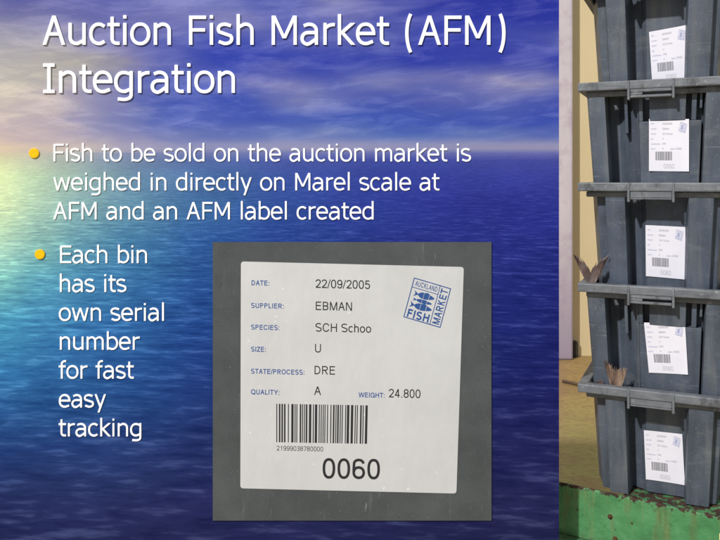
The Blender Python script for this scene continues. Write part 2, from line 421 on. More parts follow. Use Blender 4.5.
c = n.mix(n.math('MULTIPLY', n.math('MULTIPLY', lo, .48), n.math('MULTIPLY', n.math('SUBTRACT', up, 88.0), .03, 0, True)), c, n.mix(1.0, base, (.64, .66, .86, 1), 'MULTIPLY'))
gr = n.noise(n.vec(px, py, 1), .9, 2, .6)
c = n.mix(1.0, c, n.ramp(gr, [(.2, .90), (.8, 1.10)]), 'MULTIPLY')
skym = n.diffuse(c)
# sea print: ripples that shrink towards the printed horizon
n = NT('sea_print'); base = n.n('ShaderNodeVertexColor', layer_name='print').outputs[0]
x, y, z = n.xyz(n.coords())
px = n.math('DIVIDE', x, K); py = n.math('SUBTRACT', HY - 152.0, n.math('DIVIDE', z, K)) # distance below the printed horizon
Dp = n.math('MAXIMUM', n.math('ADD', py, 9.0), 3.0)
wv = n.math('MULTIPLY', n.math('POWER', Dp, -.22), -760.0)
wu = n.math('DIVIDE', n.math('MULTIPLY', px, 2.9), n.math('POWER', Dp, .84))
sk = n.math('ADD', wv, n.math('MULTIPLY', wu, -.22))
w1 = n.noise(n.vec(wu, sk, 0), .85, 3, .6, .25)
w2 = n.noise(n.vec(n.math('MULTIPLY', wu, .42), n.math('MULTIPLY', sk, .46), 5), 1.0, 3, .55, .3)
w3 = n.noise(n.vec(n.math('MULTIPLY', wu, 2.1), n.math('MULTIPLY', sk, 1.9), 8), 1.0, 2, .5, .3)
f = n.math('ADD', n.math('ADD', n.math('MULTIPLY', w1, .5), n.math('MULTIPLY', w2, .28)), n.math('MULTIPLY', w3, .22))
amp = n.math('MULTIPLY_ADD', n.math('DIVIDE', py, 110.0, 0, True), .65, .35)
crest = n.ramp(f, [(.52, 0.0), (.63, 1.0)]); trough = n.ramp(f, [(.38, 1.0), (.50, 0.0)])
brt = n.mix(1.0, base, (1.75, 1.70, 1.45, 1), 'MULTIPLY')
brt = n.mix(1.0, brt, (.016, .021, .036, 1), 'ADD')
c = n.mix(n.math('MULTIPLY', crest, n.math('MULTIPLY', amp, .9)), base, brt)
c = n.mix(n.math('MULTIPLY', trough, n.math('MULTIPLY', amp, .75)), c, n.mix(1.0, base, (.44, .52, .66, 1), 'MULTIPLY'))
big = n.noise(n.vec(n.math('MULTIPLY', px, .012), n.math('MULTIPLY', py, .03), 2), 1.0, 3)
c = n.mix(1.0, c, n.ramp(big, [(.25, .86), (.75, 1.12)]), 'MULTIPLY')
gr = n.noise(n.vec(px, n.math('MULTIPLY', py, 1.6), 1), .8, 2, .6)
c = n.mix(1.0, c, n.ramp(gr, [(.2, .88), (.8, 1.12)]), 'MULTIPLY')
seam = n.diffuse(c)
print_sheet('sky_picture', SKY, -16, 152.5, skym)
print_sheet('sea_picture', SEA, 152.5, 558, seam, wob=False)

white = plain('white_letter', (.92, .92, .92, 1), .6, .2)
yellow = plain('yellow_dot', rgb(255, 200, 0, .82), .5, .2)
def board_text(name, lines, em, wd, h):
    for s, x_, yb_ in lines:
        for i, word in enumerate(s.split(' ')):
            off = x_ + width(s.split(word)[0] if s.count(word) == 1 else ' '.join(s.split(' ')[:i]) + (' ' if i else ''), 'T') * em
            bm = bmesh.new()
            lettering(bm, word, wd, 'T', lambda u, v: (bx(off + u * em), bz(yb_ - v * em)), h, .00006)
            tag(link(name, bm, white, board), 'white word %s %s' % (word, 'in the heading' if em > 30 else 'in the bullet text'))
board_text('heading_word', [('Auction Fish Market (AFM)', 42.5, 45), ('Integration', 42.0, 93)], 40, .082, .0047)
board_text('text_word', [('Fish to be sold on the auction market is', 52, 161.4), ('weighed in directly on Marel scale at', 53.2, 190.4), ('AFM and an AFM label created', 53.2, 219.4)], 24, .077, .0026)
board_text('text_word', [(s, 58.6, 263 + 28.85 * i) for i, s in enumerate(('Each bin', 'has its', 'own serial', 'number', 'for fast', 'easy', 'tracking'))], 24, .077, .0026)
for cx, cy, lab in ((34.4, 153.2, 'yellow dot before the upper paragraph'), (40.2, 254.2, 'yellow dot before the lower paragraph')):
    bm = bmesh.new(); r_ = 5.0 * K
    for yy, rr in ((-.0002, r_), (-.0036, r_), (-.0042, r_ * .9)): pass
    rings = [[bm.verts.new((bx(cx) + rr * math.cos(2 * math.pi * k / 28), yy, bz(cy) + rr * math.sin(2 * math.pi * k / 28))) for k in range(28)] for yy, rr in ((-.0002, r_), (-.0036, r_), (-.0042, r_ * .9))]
    for a_, b_ in zip(rings, rings[1:]):
        for k in range(28): bm.faces.new((a_[k], a_[(k + 1) % 28], b_[(k + 1) % 28], b_[k]))
    bm.faces.new(rings[-1])
    tag(link('bullet_dot', bm, yellow, board), lab)

# ------------------------------------------------------------------ label artwork, in the slide's layout units of the big label
FIELDS = [('DATE:', 251.3, 270, 285), ('SUPPLIER:', 251, 284.3, 307.6), ('SPECIES:', 251, 280, 329.2), ('SIZE:', 251, 266.5, 351.2), ('STATE/PROCESS:', 251, 305, 373.2), ('QUALITY:', 251, 280, 393.8), ('WEIGHT:', 358.5, 385, 396.8)]
VALUES = [('22/09/2005', 315.2, 370.5, 287.6), ('EBMAN', 315, 352.8, 309.7), ('SCH Schoo', 315, 371.5, 331.2), ('U', 314.3, 321.9, 352), ('DRE', 313.8, 335.8, 373.8), ('A', 314, 321.4, 394.4), ('24.800', 388.3, 420.8, 396.9)]
SL = .022
def fitted(bm, s, xa, xb, yb_, capH, wd, place, h, dz, slope=SL):
    """write s from xa to xb on baseline yb_, cap height capH, through place(px,py)->(X,Z)"""
    W = width(s, 'H'); ex = (xb - xa) / W; ey = capH / .72
    lettering(bm, s, wd, 'H', lambda u, v: place(xa + u * ex + v * ey * slope * .3, yb_ - v * ey + u * ex * slope), h, dz, False)
def barcode(bm, place, h):
    rnd = random.Random(21); widths = []; tot = 0; mod = 95
    x = 0.0; bars = []
    while x < mod - 1:
        b = rnd.choice((1, 1, 1, 1.6, 2.4)); g = rnd.choice((.8, 1, 1, 1.6, 2.4))
        bars.append((x, b)); x += b + g
    tot = bars[-1][0] + bars[-1][1]
    for xx, b in bars:
        xa = 276.5 + 91.3 * xx / tot; xb = 276.5 + 91.3 * (xx + b) / tot
        q = []
        for X_, t in ((xa, 0), (xb, 0), (xb, 1), (xa, 1)):
            k = (X_ - 276.5) / 91.5
            py_ = (403.2 + 1.6 * k) if t == 0 else (441.6 + 1.6 * k); X2 = X_ - t * .8 * k
            X3, Z3 = place(X2, py_); q.append(bm.verts.new((X3, -h, Z3)))
        bm.faces.new(q)
EM = [(413.9, 277.2), (451.0, 288.2), (440.2, 327.6), (403.2, 316.8)]
def emb(u, v):   # emblem-local 0..1 (v down)
    a, b, c_, d = EM
    return tuple((a[i] * (1 - u) + b[i] * u) * (1 - v) + (d[i] * (1 - u) + c_[i] * u) * v for i in (0, 1))
def emblem(bm, place, h):
    pl = lambda u, v: place(*emb(u, v))
    cnt = [0]
    def poly(pts):
        cnt[0] += 1
        bm.faces.new([bm.verts.new((*(lambda q: (q[0], -h - .00002 * (cnt[0] % 8), q[1]))(pl(u, v)),)) for u, v in pts])
    def bar(u0, v0, u1, v1): poly([(u0, v0), (u1, v0), (u1, v1), (u0, v1)])
    t = .024
    bar(0, 0, 1, t); bar(0, 1 - t, 1, 1); bar(0, t, t, 1 - t); bar(1 - t, t, 1, 1 - t)
    bar(.70, t, .70 + t * .8, 1 - t); bar(t, .225, .70, .225 + t * .7)
    def word(s, u0, v0, du, dv, hgt, wd, wide):
        W = width(s, 'H')
        def f(x_, y_):
            a_ = x_ / W * wide; b_ = y_ / .72 * hgt
            return pl(u0 + du[0] * a_ + dv[0] * b_, v0 + du[1] * a_ + dv[1] * b_)
        lettering(bm, s, wd, 'H', f, h, .00002, False)
    word('AUCKLAND', .07, .185, (1, 0), (0, -1), .125, .12, .60)
    word('FISH', .055, .965, (1, 0), (0, -1), .205, .15, .62)
    word('MARKET', .945, .955, (0, -1), (-1, 0), .19, .13, .90)
    def fish(u0, v0, L_, Hh_, nose=1):
        up_, dn = [], []
        for i in range(13):
            t_ = i / 12; prof = Hh_ * math.sin(math.pi * t_ ** .75) ** .8 * .5
            up_.append((u0 + L_ * (.22 + .78 * t_), v0 - prof - .012)); dn.append((u0 + L_ * (.22 + .78 * t_), v0 + prof + .012))
        for a_, b_, c_, d_ in ((0, 4, 0, 0), (4.25, 8, 0, 0), (8.3, 12, 0, 0)):
            def at(lst, q): i = min(int(q), 11); k = q - i; return tuple(lst[i][j] * (1 - k) + lst[i + 1][j] * k for j in (0, 1))
            qs = [a_ + (b_ - a_) * k / 5 for k in range(6)]
            poly([at(up_, q) for q in qs] + [at(dn, q) for q in reversed(qs)])
        poly([(u0 + L_ * .23, v0 - .008), (u0 + L_ * .02, v0 - Hh_ * .55), (u0 + L_ * .09, v0), (u0 + L_ * .02, v0 + Hh_ * .55), (u0 + L_ * .23, v0 + .008)])
        poly([(u0 + L_ * .5, v0 - Hh_ * .48), (u0 + L_ * .62, v0 - Hh_ * .72), (u0 + L_ * .78, v0 - Hh_ * .5)])
    fish(.09, .365, .56, .135); fish(.10, .505, .52, .07); fish(.06, .645, .60, .14)

ink = plain('black_ink', rgb(45, 46, 48), .6, .2)
blue = plain('blue_ink', rgb(48, 82, 140), .6, .2)
def paper_label(parent, quad, y, h, fine=True, curl=0.0, mat=None):
    """a printed paper label on the local plane of its parent; quad gives its corners (X, Y, Z)"""
    A_, B_, C_, D_ = [Vector(q) for q in quad]    # TL TR BR BL
    return A_, B_, C_, D_

# big label print ----------------------------------------------------------------
pan = empty('mounted_photo', (bx(352), YB, EYE + bz(520)))
tag(pan, 'square close-up print of a dark grey bin side with one big white label numbered 0060', 'photo')
ox, oz = bx(352), bz(520)
n = NT('grey_plastic_print'); cc = n.coords()
sp = n.noise(cc, 190, 2, .5); sm = n.noise(cc, 7, 5, .6); st_ = n.noise(n.scale(cc, 30, 1, 5), 1, 3)
c = n.ramp(sm, [(.3, rgb(74, 78, 79, .86)), (.7, rgb(90, 94, 95, .86))])
c = n.mix(n.ramp(sp, [(.735, 0.0), (.79, .75)]), c, rgb(170, 172, 172))
c = n.mix(n.ramp(st_, [(.62, 0.0), (.8, .25)]), c, rgb(125, 130, 130))
gb = n.noise(cc, 260, 3, .6)
c = n.mix(1.0, c, n.ramp(gb, [(.3, .86), (.7, 1.12)]), 'MULTIPLY')
scg = n.noise(n.scale(cc, 40, 1, 7), 1, 4, .7)
c = n.mix(n.ramp(scg, [(.66, 0.0), (.72, .4)]), c, rgb(150, 154, 154))
greyp = n.bsdf(c, .55, .2, n.bump(gb, .25, .002))
bm = bmesh.new(); add_box(bm, bx(213) - ox, bx(491.3) - ox, -.004, -.0003, 0, bz(242) - oz)
link('print_panel', bm, greyp, pan)
n = NT('label_paper'); cc = n.coords()
sm = n.noise(cc, 5, 4, .6)
c = n.ramp(sm, [(.3, rgb(206, 206, 206, .86)), (.7, rgb(216, 216, 216, .86))])
c = n.mix(n.ramp(n.noise(cc, 60, 2, .5), [(.72, 0.0), (.78, .5)]), c, rgb(240, 240, 240))
paper = n.bsdf(c, .38, .35, n.bump(n.noise(n.scale(cc, 3, 1, 1.2), 4, 3, .6), .12, .02))
bm = bmesh.new()
TL, TR, BR, BL = (241.2, 261.3), (463.6, 266.8), (456.2, 492.8), (240.6, 487.6)
pts = []
rd = 3.2
for (p, a_, b_) in ((TL, BL, TR), (TR, TL, BR), (BR, TR, BL), (BL, BR, TL)):
    p, a_, b_ = Vector(p), Vector(a_), Vector(b_)
    e1 = p + (a_ - p).normalized() * rd; e2 = p + (b_ - p).normalized() * rd
    for k in range(6):
        t = k / 5; pts.append((1 - t) ** 2 * e1 + 2 * t * (1 - t) * p + t * t * e2)
fr = [bm.verts.new((bx(p.x) - ox, -.0052, bz(p.y) - oz)) for p in pts]; bk = [bm.verts.new((bx(p.x) - ox, -.0039, bz(p.y) - oz)) for p in pts]
bm.faces.new(fr[::-1])
for i in range(len(fr)): j = (i + 1) % len(fr); bm.faces.new((fr[i], fr[j], bk[j], bk[i]))
bmesh.ops.recalc_face_normals(bm, faces=bm.faces[:])
plab = tag(link('paper_label', bm, paper, pan), 'big white label with blue field names, barcode and number 0060')
plc = lambda px_, py_: (bx(px_) - ox, bz(py_) - oz)
hB = .0053
for s, xa, xb, yb_ in FIELDS:
    bm = bmesh.new(); fitted(bm, s, xa, xb, yb_, 5.0, .125, plc, hB, .00003); link('field_name', bm, blue, plab)
for s, xa, xb, yb_ in VALUES:
    bm = bmesh.new(); fitted(bm, s, xa, xb, yb_, 8.5, .096, plc, hB, .00003); link('field_value', bm, ink, plab)
bm = bmesh.new(); barcode(bm, plc, hB); link('barcode', bm, ink, plab)
bm = bmesh.new(); fitted(bm, '21999038780000', 276.6, 323.5, 449.8, 4.7, .09, plc, hB, .00003); link('barcode_number', bm, ink, plab)
bm = bmesh.new(); fitted(bm, '0060', 321.5, 381, 477.6, 20.0, .10, plc, hB, .00003, .016); link('serial_number', bm, ink, plab)
bm = bmesh.new(); emblem(bm, plc, hB); link('emblem', bm, blue, plab)

# ------------------------------------------------------------------ fish bins
TH = R(24.5); CD = Vector((math.cos(TH), -math.sin(TH), 0)); CN = Vector((math.sin(TH), math.cos(TH), 0))
PL = Vector((.6525, 2.25, 0)); HW = .217; BH = .328
RIMZ = [2.092, 1.791, 1.4925, 1.191, .8895]
def on_bin(px_, py_, y_, rz):
    """bin-local point on a front surface y_ deep, read off the photo's measurements"""
    q = (px_ - HX) / F; yy = y_
    for _ in range(6):
        t = (q * (PL.y + CN.y * yy) - PL.x - CN.x * yy) / (CD.x - q * CD.y)
        Y = PL.y + CD.y * t + CN.y * yy; z_ = EYE + (HY - py_) / F * Y - rz
        yy = y_ + .03 * (-z_ / BH) * (1 - 2 * max(0.0, (y_ - .02) / .6))
    return Vector((t - HW, yy, z_))
def per_object(n):
    oi = n.n('ShaderNodeObjectInfo'); va = n.n('ShaderNodeVectorMath', operation='ADD')
    n.l(n.coords(), va.inputs[0]); r_ = n.math('MULTIPLY', oi.outputs['Random'], 17.0)
    n.l(n.vec(r_, n.math('MULTIPLY', r_, 1.7), n.math('MULTIPLY', r_, .6)), va.inputs[1])
    return va.outputs[0], oi.outputs['Random']
n = NT('bin_plastic'); cc, rnd_ = per_object(n)
sm = n.noise(cc, 9, 5, .6); ver = n.noise(n.scale(cc, 26, 26, 2.2), 1, 4, .6); sp = n.noise(cc, 150, 3, .6)
c = n.ramp(sm, [(.3, rgb(62, 69, 79)), (.7, rgb(82, 90, 103))])
c = n.mix(n.ramp(ver, [(.5, 0.0), (.72, .6)]), c, rgb(104, 106, 108))
c = n.mix(n.ramp(ver, [(.28, .45), (.46, 0.0)]), c, rgb(48, 49, 50))
c = n.mix(n.ramp(sp, [(.64, 0.0), (.74, .6)]), c, rgb(135, 138, 142))
lw = n.noise(n.scale(cc, 6, 6, 14), 1, 6, .7)
c = n.mix(n.ramp(lw, [(.56, 0.0), (.7, .5)]), c, rgb(112, 114, 116))
scr = n.noise(n.scale(cc, 8, 8, 240), 1, 2, .5)
c = n.mix(n.ramp(scr, [(.69, 0.0), (.73, .5)]), c, rgb(128, 131, 135))
c = n.mix(1.0, c, n.ramp(rnd_, [(0.0, (.90, .93, 1.0, 1)), (.5, (1.0, .99, .97, 1)), (1.0, (1.10, 1.11, 1.13, 1))]), 'MULTIPLY')
binm = n.bsdf(c, n.ramp(lw, [(.3, .38), (.7, .65)]), .35, n.bump(sp, .12, .003))
n = NT('bin_rim_plastic'); cc, rnd_ = per_object(n)
sm = n.noise(cc, 14, 5, .65); sc_ = n.noise(n.scale(cc, 18, 18, 160), 1, 4, .6)
c = n.ramp(sm, [(.3, rgb(90, 93, 98)), (.7, rgb(114, 117, 122))])
c = n.mix(n.ramp(sc_, [(.55, 0.0), (.75, .5)]), c, rgb(132, 135, 138))
c = n.mix(n.ramp(sc_, [(.3, .5), (.45, 0.0)]), c, rgb(62, 65, 70))
c = n.mix(n.ramp(n.noise(cc, 34, 5, .7), [(.58, 0.0), (.66, .6)]), c, rgb(142, 144, 146))
c = n.mix(n.ramp(n.noise(n.scale(cc, 1, 1, .4), 20, 5, .7), [(.34, .7), (.44, 0.0)]), c, rgb(64, 64, 66))
rimm = n.bsdf(c, .5, .3, n.bump(sc_, .15, .003))
n = NT('bin_label_paper'); cc = n.coords()
c = n.ramp(n.noise(cc, 8, 3), [(.3, rgb(216, 213, 223)), (.7, rgb(226, 224, 232))])
bpaper = n.bsdf(c, .5, .2)
bink = plain('bin_label_ink', rgb(150, 148, 158), .6, .2); bblue = plain('bin_label_blue', rgb(154, 160, 196), .6, .2); bfaint = plain('bin_label_number', rgb(178, 176, 184), .6, .2); bbar = plain('bin_label_barcode', rgb(84, 84, 92), .6, .2)

def tap(s, y, z):
    t = -z / BH; return Vector((s * (1 - .10 * t), y + .03 * t * (1 - 2 * max(0, min(1, (y - .02) / .6))), z))
LEN = .62
PROF = {'A': [(-.192, .12), (-.172, .05), (-.170, .032), (-.146, .030), (-.142, .0), (-.086, .0), (-.078, .085), (-.045, .068), (-.03, .052), (.082, .052), (.090, .0), (.156, .0), (.160, .03), (.178, .034), (.192, .12)],
        'B': [(-.198, .03), (-.196, .008), (-.190, .0), (-.144, .0), (-.139, .098), (-.112, .094), (-.088, .070), (-.0496, .022), (-.0486, .066), (.128, .066), (.136, .0), (.190, .0), (.196, .008), (.198, .03)]}
def bin_body(kind):
    bm = bmesh.new(); fr_ = PROF[kind]
    prof = [(s, y + .02) for s, y in fr_] + [(.197, LEN - .05), (.185, LEN - .022), (-.185, LEN - .022), (-.197, LEN - .05)]
    zs = [-.012, -.06, -.14, -.22, -.30, -.322, -BH]
    rings = []
    for k, z_ in enumerate(zs):
        sh = .985 if k == len(zs) - 1 else 1.0
        rings.append([bm.verts.new(tap(s * sh, y, z_)) for s, y in prof])
    N = len(prof)
    for a_, b_ in zip(rings, rings[1:]):
        for i in range(N): j = (i + 1) % N; bm.faces.new((a_[i], a_[j], b_[j], b_[i]))
    bm.faces.new(rings[-1][::-1])
    bmesh.ops.recalc_face_normals(bm, faces=bm.faces[:])
    return bm
def bin_rim():
    bm = bmesh.new()
    for (g, z0, z1, t) in ((0, -.026, 0, .03), (.022, -.043, -.0265, .012)):
        xa, xb, ya, yb_ = -HW + g, HW - g, g, LEN - g
        o_ = [(xa, ya), (xb, ya), (xb, yb_), (xa, yb_)]; i_ = [(xa + t, ya + t), (xb - t, ya + t), (xb - t, yb_ - t), (xa + t, yb_ - t)]
        V_ = [[bm.verts.new((x_, y_, z_)) for x_, y_ in ring] for z_ in (z0, z1) for ring in (o_, i_)]
        for k in range(4):
            j = (k + 1) % 4
            bm.faces.new((V_[0][k], V_[0][j], V_[2][j], V_[2][k])); bm.faces.new((V_[1][j], V_[1][k], V_[3][k], V_[3][j]))
            bm.faces.new((V_[2][k], V_[2][j], V_[3][j], V_[3][k])); bm.faces.new((V_[0][j], V_[0][k], V_[1][k], V_[1][j]))
    bmesh.ops.recalc_face_normals(bm, faces=bm.faces[:])
    return bm
def bin_handle(kind):
    bm = bmesh.new(); s0, s1 = -.076, .052
    if kind == 'B':
        add_box(bm, s0 + .0075, s1 - .0075, .001, .012, -.0355, -.0262)      # face above the finger slot
        add_box(bm, s0 + .0075, -.034, .0015, .012, -.0435, -.0357)
        add_box(bm, s0 + .0075, s1 - .0075, .0005, .03, -.051, -.0437)
    else:
        add_box(bm, s0 + .0075, s1 - .0075, .003, .012, -.045, -.0262)
        add_box(bm, s0 + .0075, s1 - .0075, .001, .026, -.0495, -.0452)
    for s in (s0, s1 - .007): add_box(bm, s, s + .007, -.003, .036, -.057, -.0008)
    return bm
def bin_front_panel():
    bm = bmesh.new()
    f = lambda s, y, z: tap(s, y + .02, z)
    add_box(bm, -.049, .127, .02, .0665, -BH + .003, -.118, f)
    for s0, s1, z1 in ((-.049, -.037, -.03), (-.019, .083, -.03), (.098, .112, -.03)):
        add_box(bm, s0, s1, .0202 if s0 != -.019 else .016, .0664, -.1182, z1, f)
    add_box(bm, -.091, -.081, .026, .075, -.152, -.03, f)                    # stiffening rib in the dark recess
    add_box(bm, .1195, .127, .0202, .0664, -.085, -.03, f)
    return bm
me_rim = bin_rim(); orim = bevel(link('rim', me_rim, rimm), .0035, 2)
proto = {'rim': orim.data}
BINS = [('A', [(649, 32), (686.7, 25), (691.2, 80), (652.2, 83)], 'grey fish bin at the top of the stack with its label stuck on tilted', -.3),
        ('B', [(649, 119), (689, 119), (689, 171.5), (649, 171)], 'grey fish bin second from the top with a thin upright rib beside its label', .3),
        ('A', [(645.5, 225), (685.3, 227), (685.5, 279.5), (646, 276)], 'grey fish bin in the middle of the stack, a forked tail at its left post', 0),
        ('B', [(644, 322.5), (685, 323), (688, 374.5), (649, 372.5)], 'grey fish bin second from the bottom, tan fish tail in its dark recess', -.2),
        ('A', [(643.8, 430), (682.2, 434), (685, 485), (646, 479)], 'lowest grey fish bin standing on the rusty green steel platform', .2)]
first = True
for (kind, quad, lab, jit), rz in zip(BINS, RIMZ):
    ctr = PL + CD * HW
    root = empty('fish_bin', (ctr.x, ctr.y, rz - BH), -TH); tag(root, lab, 'fish bin', 'grey fish bins stacked beside the board')
    up_ = Vector((0, 0, BH))
    if first: rim = orim; first = False
    else: rim = orim.copy(); COL.objects.link(rim)
    rim.parent = root; rim.location = up_
    body = link('body', bin_body(kind), binm, root); body.location = up_
    sl = body.modifiers.new('wall', 'SOLIDIFY'); sl.thickness = .0045; sl.offset = -1
    bevel(body, .004, 2, 30)
    hd = link('handle_lip', bin_handle(kind), rimm, root); hd.location = up_; bevel(hd, .0015, 1)
    if kind == 'B':
        fp = link('front_panel', bin_front_panel(), binm, root); fp.location = up_; bevel(fp, .0025, 2)
    ys = (.052 + .02 if kind == 'A' else .02 + .02)
    Q = [on_bin(a_, b_, ys - .0022, rz) for a_, b_ in quad]
    if kind == 'A' : pass
    O = Q[3].copy()
    bm = bmesh.new(); G_ = []
    NX, NZ = 8, 8
    def on(u, v, h=0.0, Q=Q, O=O):
        p = (Q[0] * (1 - u) + Q[1] * u) * (1 - v) + (Q[3] * (1 - u) + Q[2] * u) * v
        return p - O + Vector((0, -h - .003 * (abs(2 * u - 1) ** 3) * (.4 + .6 * v), 0))
    for j in range(NZ + 1): G_.append([bm.verts.new(on(i / NX, j / NZ)) for i in range(NX + 1)])
    for j in range(NZ):
        for i in range(NX): bm.faces.new((G_[j][i], G_[j + 1][i], G_[j + 1][i + 1], G_[j][i + 1]))
    lb = link('label', bm, bpaper, root, True); lb.location = O + up_
    def stick(nm, fn, m_):
        bm = bmesh.new(); fn(bm, lambda px_, py_: ((px_ - 241) / 219, (py_ - .024 * (px_ - 241) - 261.5) / 226))
        for v_ in bm.verts: v_.co = on(v_.co.x, v_.co.z, .0003 - (v_.co.y + .005) * .02)
        link(nm, bm, m_, lb)
    HB = .005
    stick('field_names', lambda bm, p: [fitted(bm, s, a_, b_, c_, 5.4, .12, p, HB, .0004) for s, a_, b_, c_ in FIELDS[:6]], bblue)
    stick('weight_name', lambda bm, p: [fitted(bm, s, a_, b_, c_, 5.4, .12, p, HB, .0004) for s, a_, b_, c_ in FIELDS[6:]], bblue)
    stick('field_values', lambda bm, p: [fitted(bm, s, a_, b_, c_, 8.5, .09, p, HB, .0004) for s, a_, b_, c_ in VALUES[:6]], bink)
    stick('weight_value', lambda bm, p: [fitted(bm, s, a_, b_, c_, 8.5, .09, p, HB, .0004) for s, a_, b_, c_ in VALUES[6:]], bink)
    stick('barcode', lambda bm, p: barcode(bm, p, HB), bbar)
    stick('serial_number', lambda bm, p: fitted(bm, '0060', 321.5, 381, 477.6, 20, .09, p, HB, .0004, .016), bfaint)
    stick('emblem', lambda bm, p: emblem(bm, p, HB), bblue)

# ------------------------------------------------------------------ fish tails poking out over the rims
n = NT('fish_skin'); cc = n.coords()
f = n.noise(n.scale(cc, 90, 90, 18), 1, 4, .6); g = n.noise(cc, 22, 4)
c = n.ramp(f, [(.3, rgb(46, 38, 37)), (.52, rgb(98, 84, 80)), (.75, rgb(136, 122, 116))])
c = n.mix(n.ramp(g, [(.45, 0.0), (.7, .6)]), c, rgb(72, 36, 36))
fishA = n.bsdf(c, .45, .4, n.bump(f, .3, .004))
n = NT('tan_fish_skin'); cc = n.coords()
f = n.noise(n.scale(cc, 120, 120, 14), 1, 4, .6)
c = n.ramp(f, [(.32, rgb(52, 42, 37)), (.5, rgb(124, 102, 88)), (.72, rgb(166, 142, 120))])
fishB = n.bsdf(c, .5, .3, n.bump(f, .3, .004))
def fish_tail(root_p, L_, spread, tilt, skin, label, notch=.5, seed=1, skew=0.0):
    """tail stalk rising out of a bin and its forked, ribbed and frayed tail fin"""
    rnd = random.Random(seed); bm = bmesh.new()
    ring = []
    for k in range(6):
        t = k / 5; rx_, ry_ = .016 * (1 - t) + .010 * t, .011 * (1 - t) + .004 * t
        p = Vector((0, .012 * (1 - t), -.022 * (1 - t)))
        ring.append([bm.verts.new(p + Vector((rx_ * math.cos(2 * math.pi * i / 12), ry_ * math.sin(2 * math.pi * i / 12), 0))) for i in range(12)])
    for a_, b_ in zip(ring, ring[1:]):
        for i in range(12): bm.faces.new((a_[i], a_[(i + 1) % 12], b_[(i + 1) % 12], b_[i]))
    bm.faces.new(ring[0][::-1]); bm.faces.new(ring[-1])
    NU, NV = 48, 12; sides = []
    fray = [rnd.uniform(.76, 1.0) for _ in range(NU + 1)]
    for sd in (-1, 1):
        g = []
        for j in range(NV + 1):
            v = j / NV; row_ = []
            for i in range(NU + 1):
                u = 2 * i / NU - 1; an = R(tilt) + u * R(spread) * (1 + .12 * (1 - v))
                ln = L_ * (1 - notch + notch * abs(u) ** 1.3) * fray[i] * (1 + skew * u)
                r_ = .002 + ln * v
                th = .0035 * (1 - v) ** 1.2 + .0003
                y_ = sd * th + .0016 * v * math.sin(u * 34) - .010 * v * v + .006 * math.sin(u * 3 + seed) * v
                row_.append(bm.verts.new((math.sin(an) * r_ + u * .009 * (1 - v), y_, math.cos(an) * r_ - .004)))
            g.append(row_)
        sides.append(g)
        for j in range(NV):
            for i in range(NU): bm.faces.new((g[j][i], g[j][i + 1], g[j + 1][i + 1], g[j + 1][i]))
    A_, B_ = sides
    for i in range(NU): bm.faces.new((A_[NV][i], A_[NV][i + 1], B_[NV][i + 1], B_[NV][i]))
    for j in range(NV):
        for i in (0, NU): bm.faces.new((A_[j][i], A_[j + 1][i], B_[j + 1][i], B_[j][i]))
    bmesh.ops.recalc_face_normals(bm, faces=bm.faces[:])
    o = link('fish', bm, skin, None, True); o.location = root_p; o.rotation_euler = (0, 0, -TH)
    return tag(o, label, 'fish')
def world(px_, py_, y_, rz):
    p = on_bin(px_, py_, y_, rz); c_ = PL + CD * HW
    return c_ + CD * p.x + CN * p.y + Vector((0, 0, p.z + rz))
fish_tail(world(591, 284, .036, RIMZ[3]), .120, 29, 0, fishA, 'reddish brown forked fish tail rising over the left rim corner of the fourth bin', .62, 3)
fish_tail(world(616, 392, .046, RIMZ[4]), .106, 21, 2, fishB, 'tan fish tail standing in the dark recess above the lowest rim', .25, 8, -.1)
fish_tail(world(598, 388, .036, RIMZ[4]), .040, 42, -14, fishA, 'small brown fish fin just showing over the left corner of the lowest rim', .4, 5)

# ------------------------------------------------------------------ green steel platform
pa = R(31.8); pd = Vector((math.cos(pa), -math.sin(pa), 0)); pn = Vector((math.sin(pa), math.cos(pa), 0))
p0 = Vector((.6185, 2.331, 0)); ZT = .5595
plat = empty('steel_platform', (p0.x, p0.y, 0), -pa)
tag(plat, 'rusty green painted steel platform carrying the stack of bins', 'platform')
n = NT('rusty_green_paint'); cc = n.coords(); x, y, z = n.xyz(cc)
a1 = n.noise(cc, 14, 6, .65); dr = n.noise(n.scale(cc, 45, 45, 5), 1, 5, .6); sp = n.noise(cc, 60, 4, .6)
top = n.math('MULTIPLY', n.math('SUBTRACT', z, ZT - .022), 50.0, 0, True)
c = n.ramp(a1, [(.3, rgb(56, 106, 66)), (.5, rgb(70, 128, 80)), (.72, rgb(88, 142, 98))])
c = n.mix(n.ramp(dr, [(.52, 0.0), (.72, .6)]), c, rgb(122, 128, 82))
fr_ = n.math('ADD', n.math('MULTIPLY', top, .27), n.math('MULTIPLY', sp, .8))
ch = n.noise(cc, 38, 6, .75)
c = n.mix(n.ramp(ch, [(.605, 0.0), (.635, .95)]), c, rgb(66, 44, 32))
c = n.mix(n.ramp(n.noise(n.scale(cc, 22, 22, 2.5), 1, 6, .7), [(.54, 0.0), (.66, .65)]), c, rgb(98, 92, 56))
bot = n.math('MULTIPLY', n.math('SUBTRACT', ZT - .135, z), 34.0, 0, True)
c = n.mix(n.math('MULTIPLY', bot, n.ramp(sp, [(.35, 0.0), (.6, .8)])), c, rgb(72, 58, 40))
c = n.mix(n.ramp(fr_, [(.60, 0.0), (.66, 1.0)]), c, n.ramp(a1, [(.35, rgb(38, 28, 24)), (.65, rgb(78, 52, 40))]))
paint = n.bsdf(c, n.ramp(fr_, [(.5, .42), (.7, .9)]), .4, n.bump(n.math('ADD', sp, fr_), .35, .004))
bm = bmesh.new(); add_box(bm, -.42, .95, 0, .012, ZT - .157, ZT); bevel(link('front_beam', bm, paint, plat), .004)
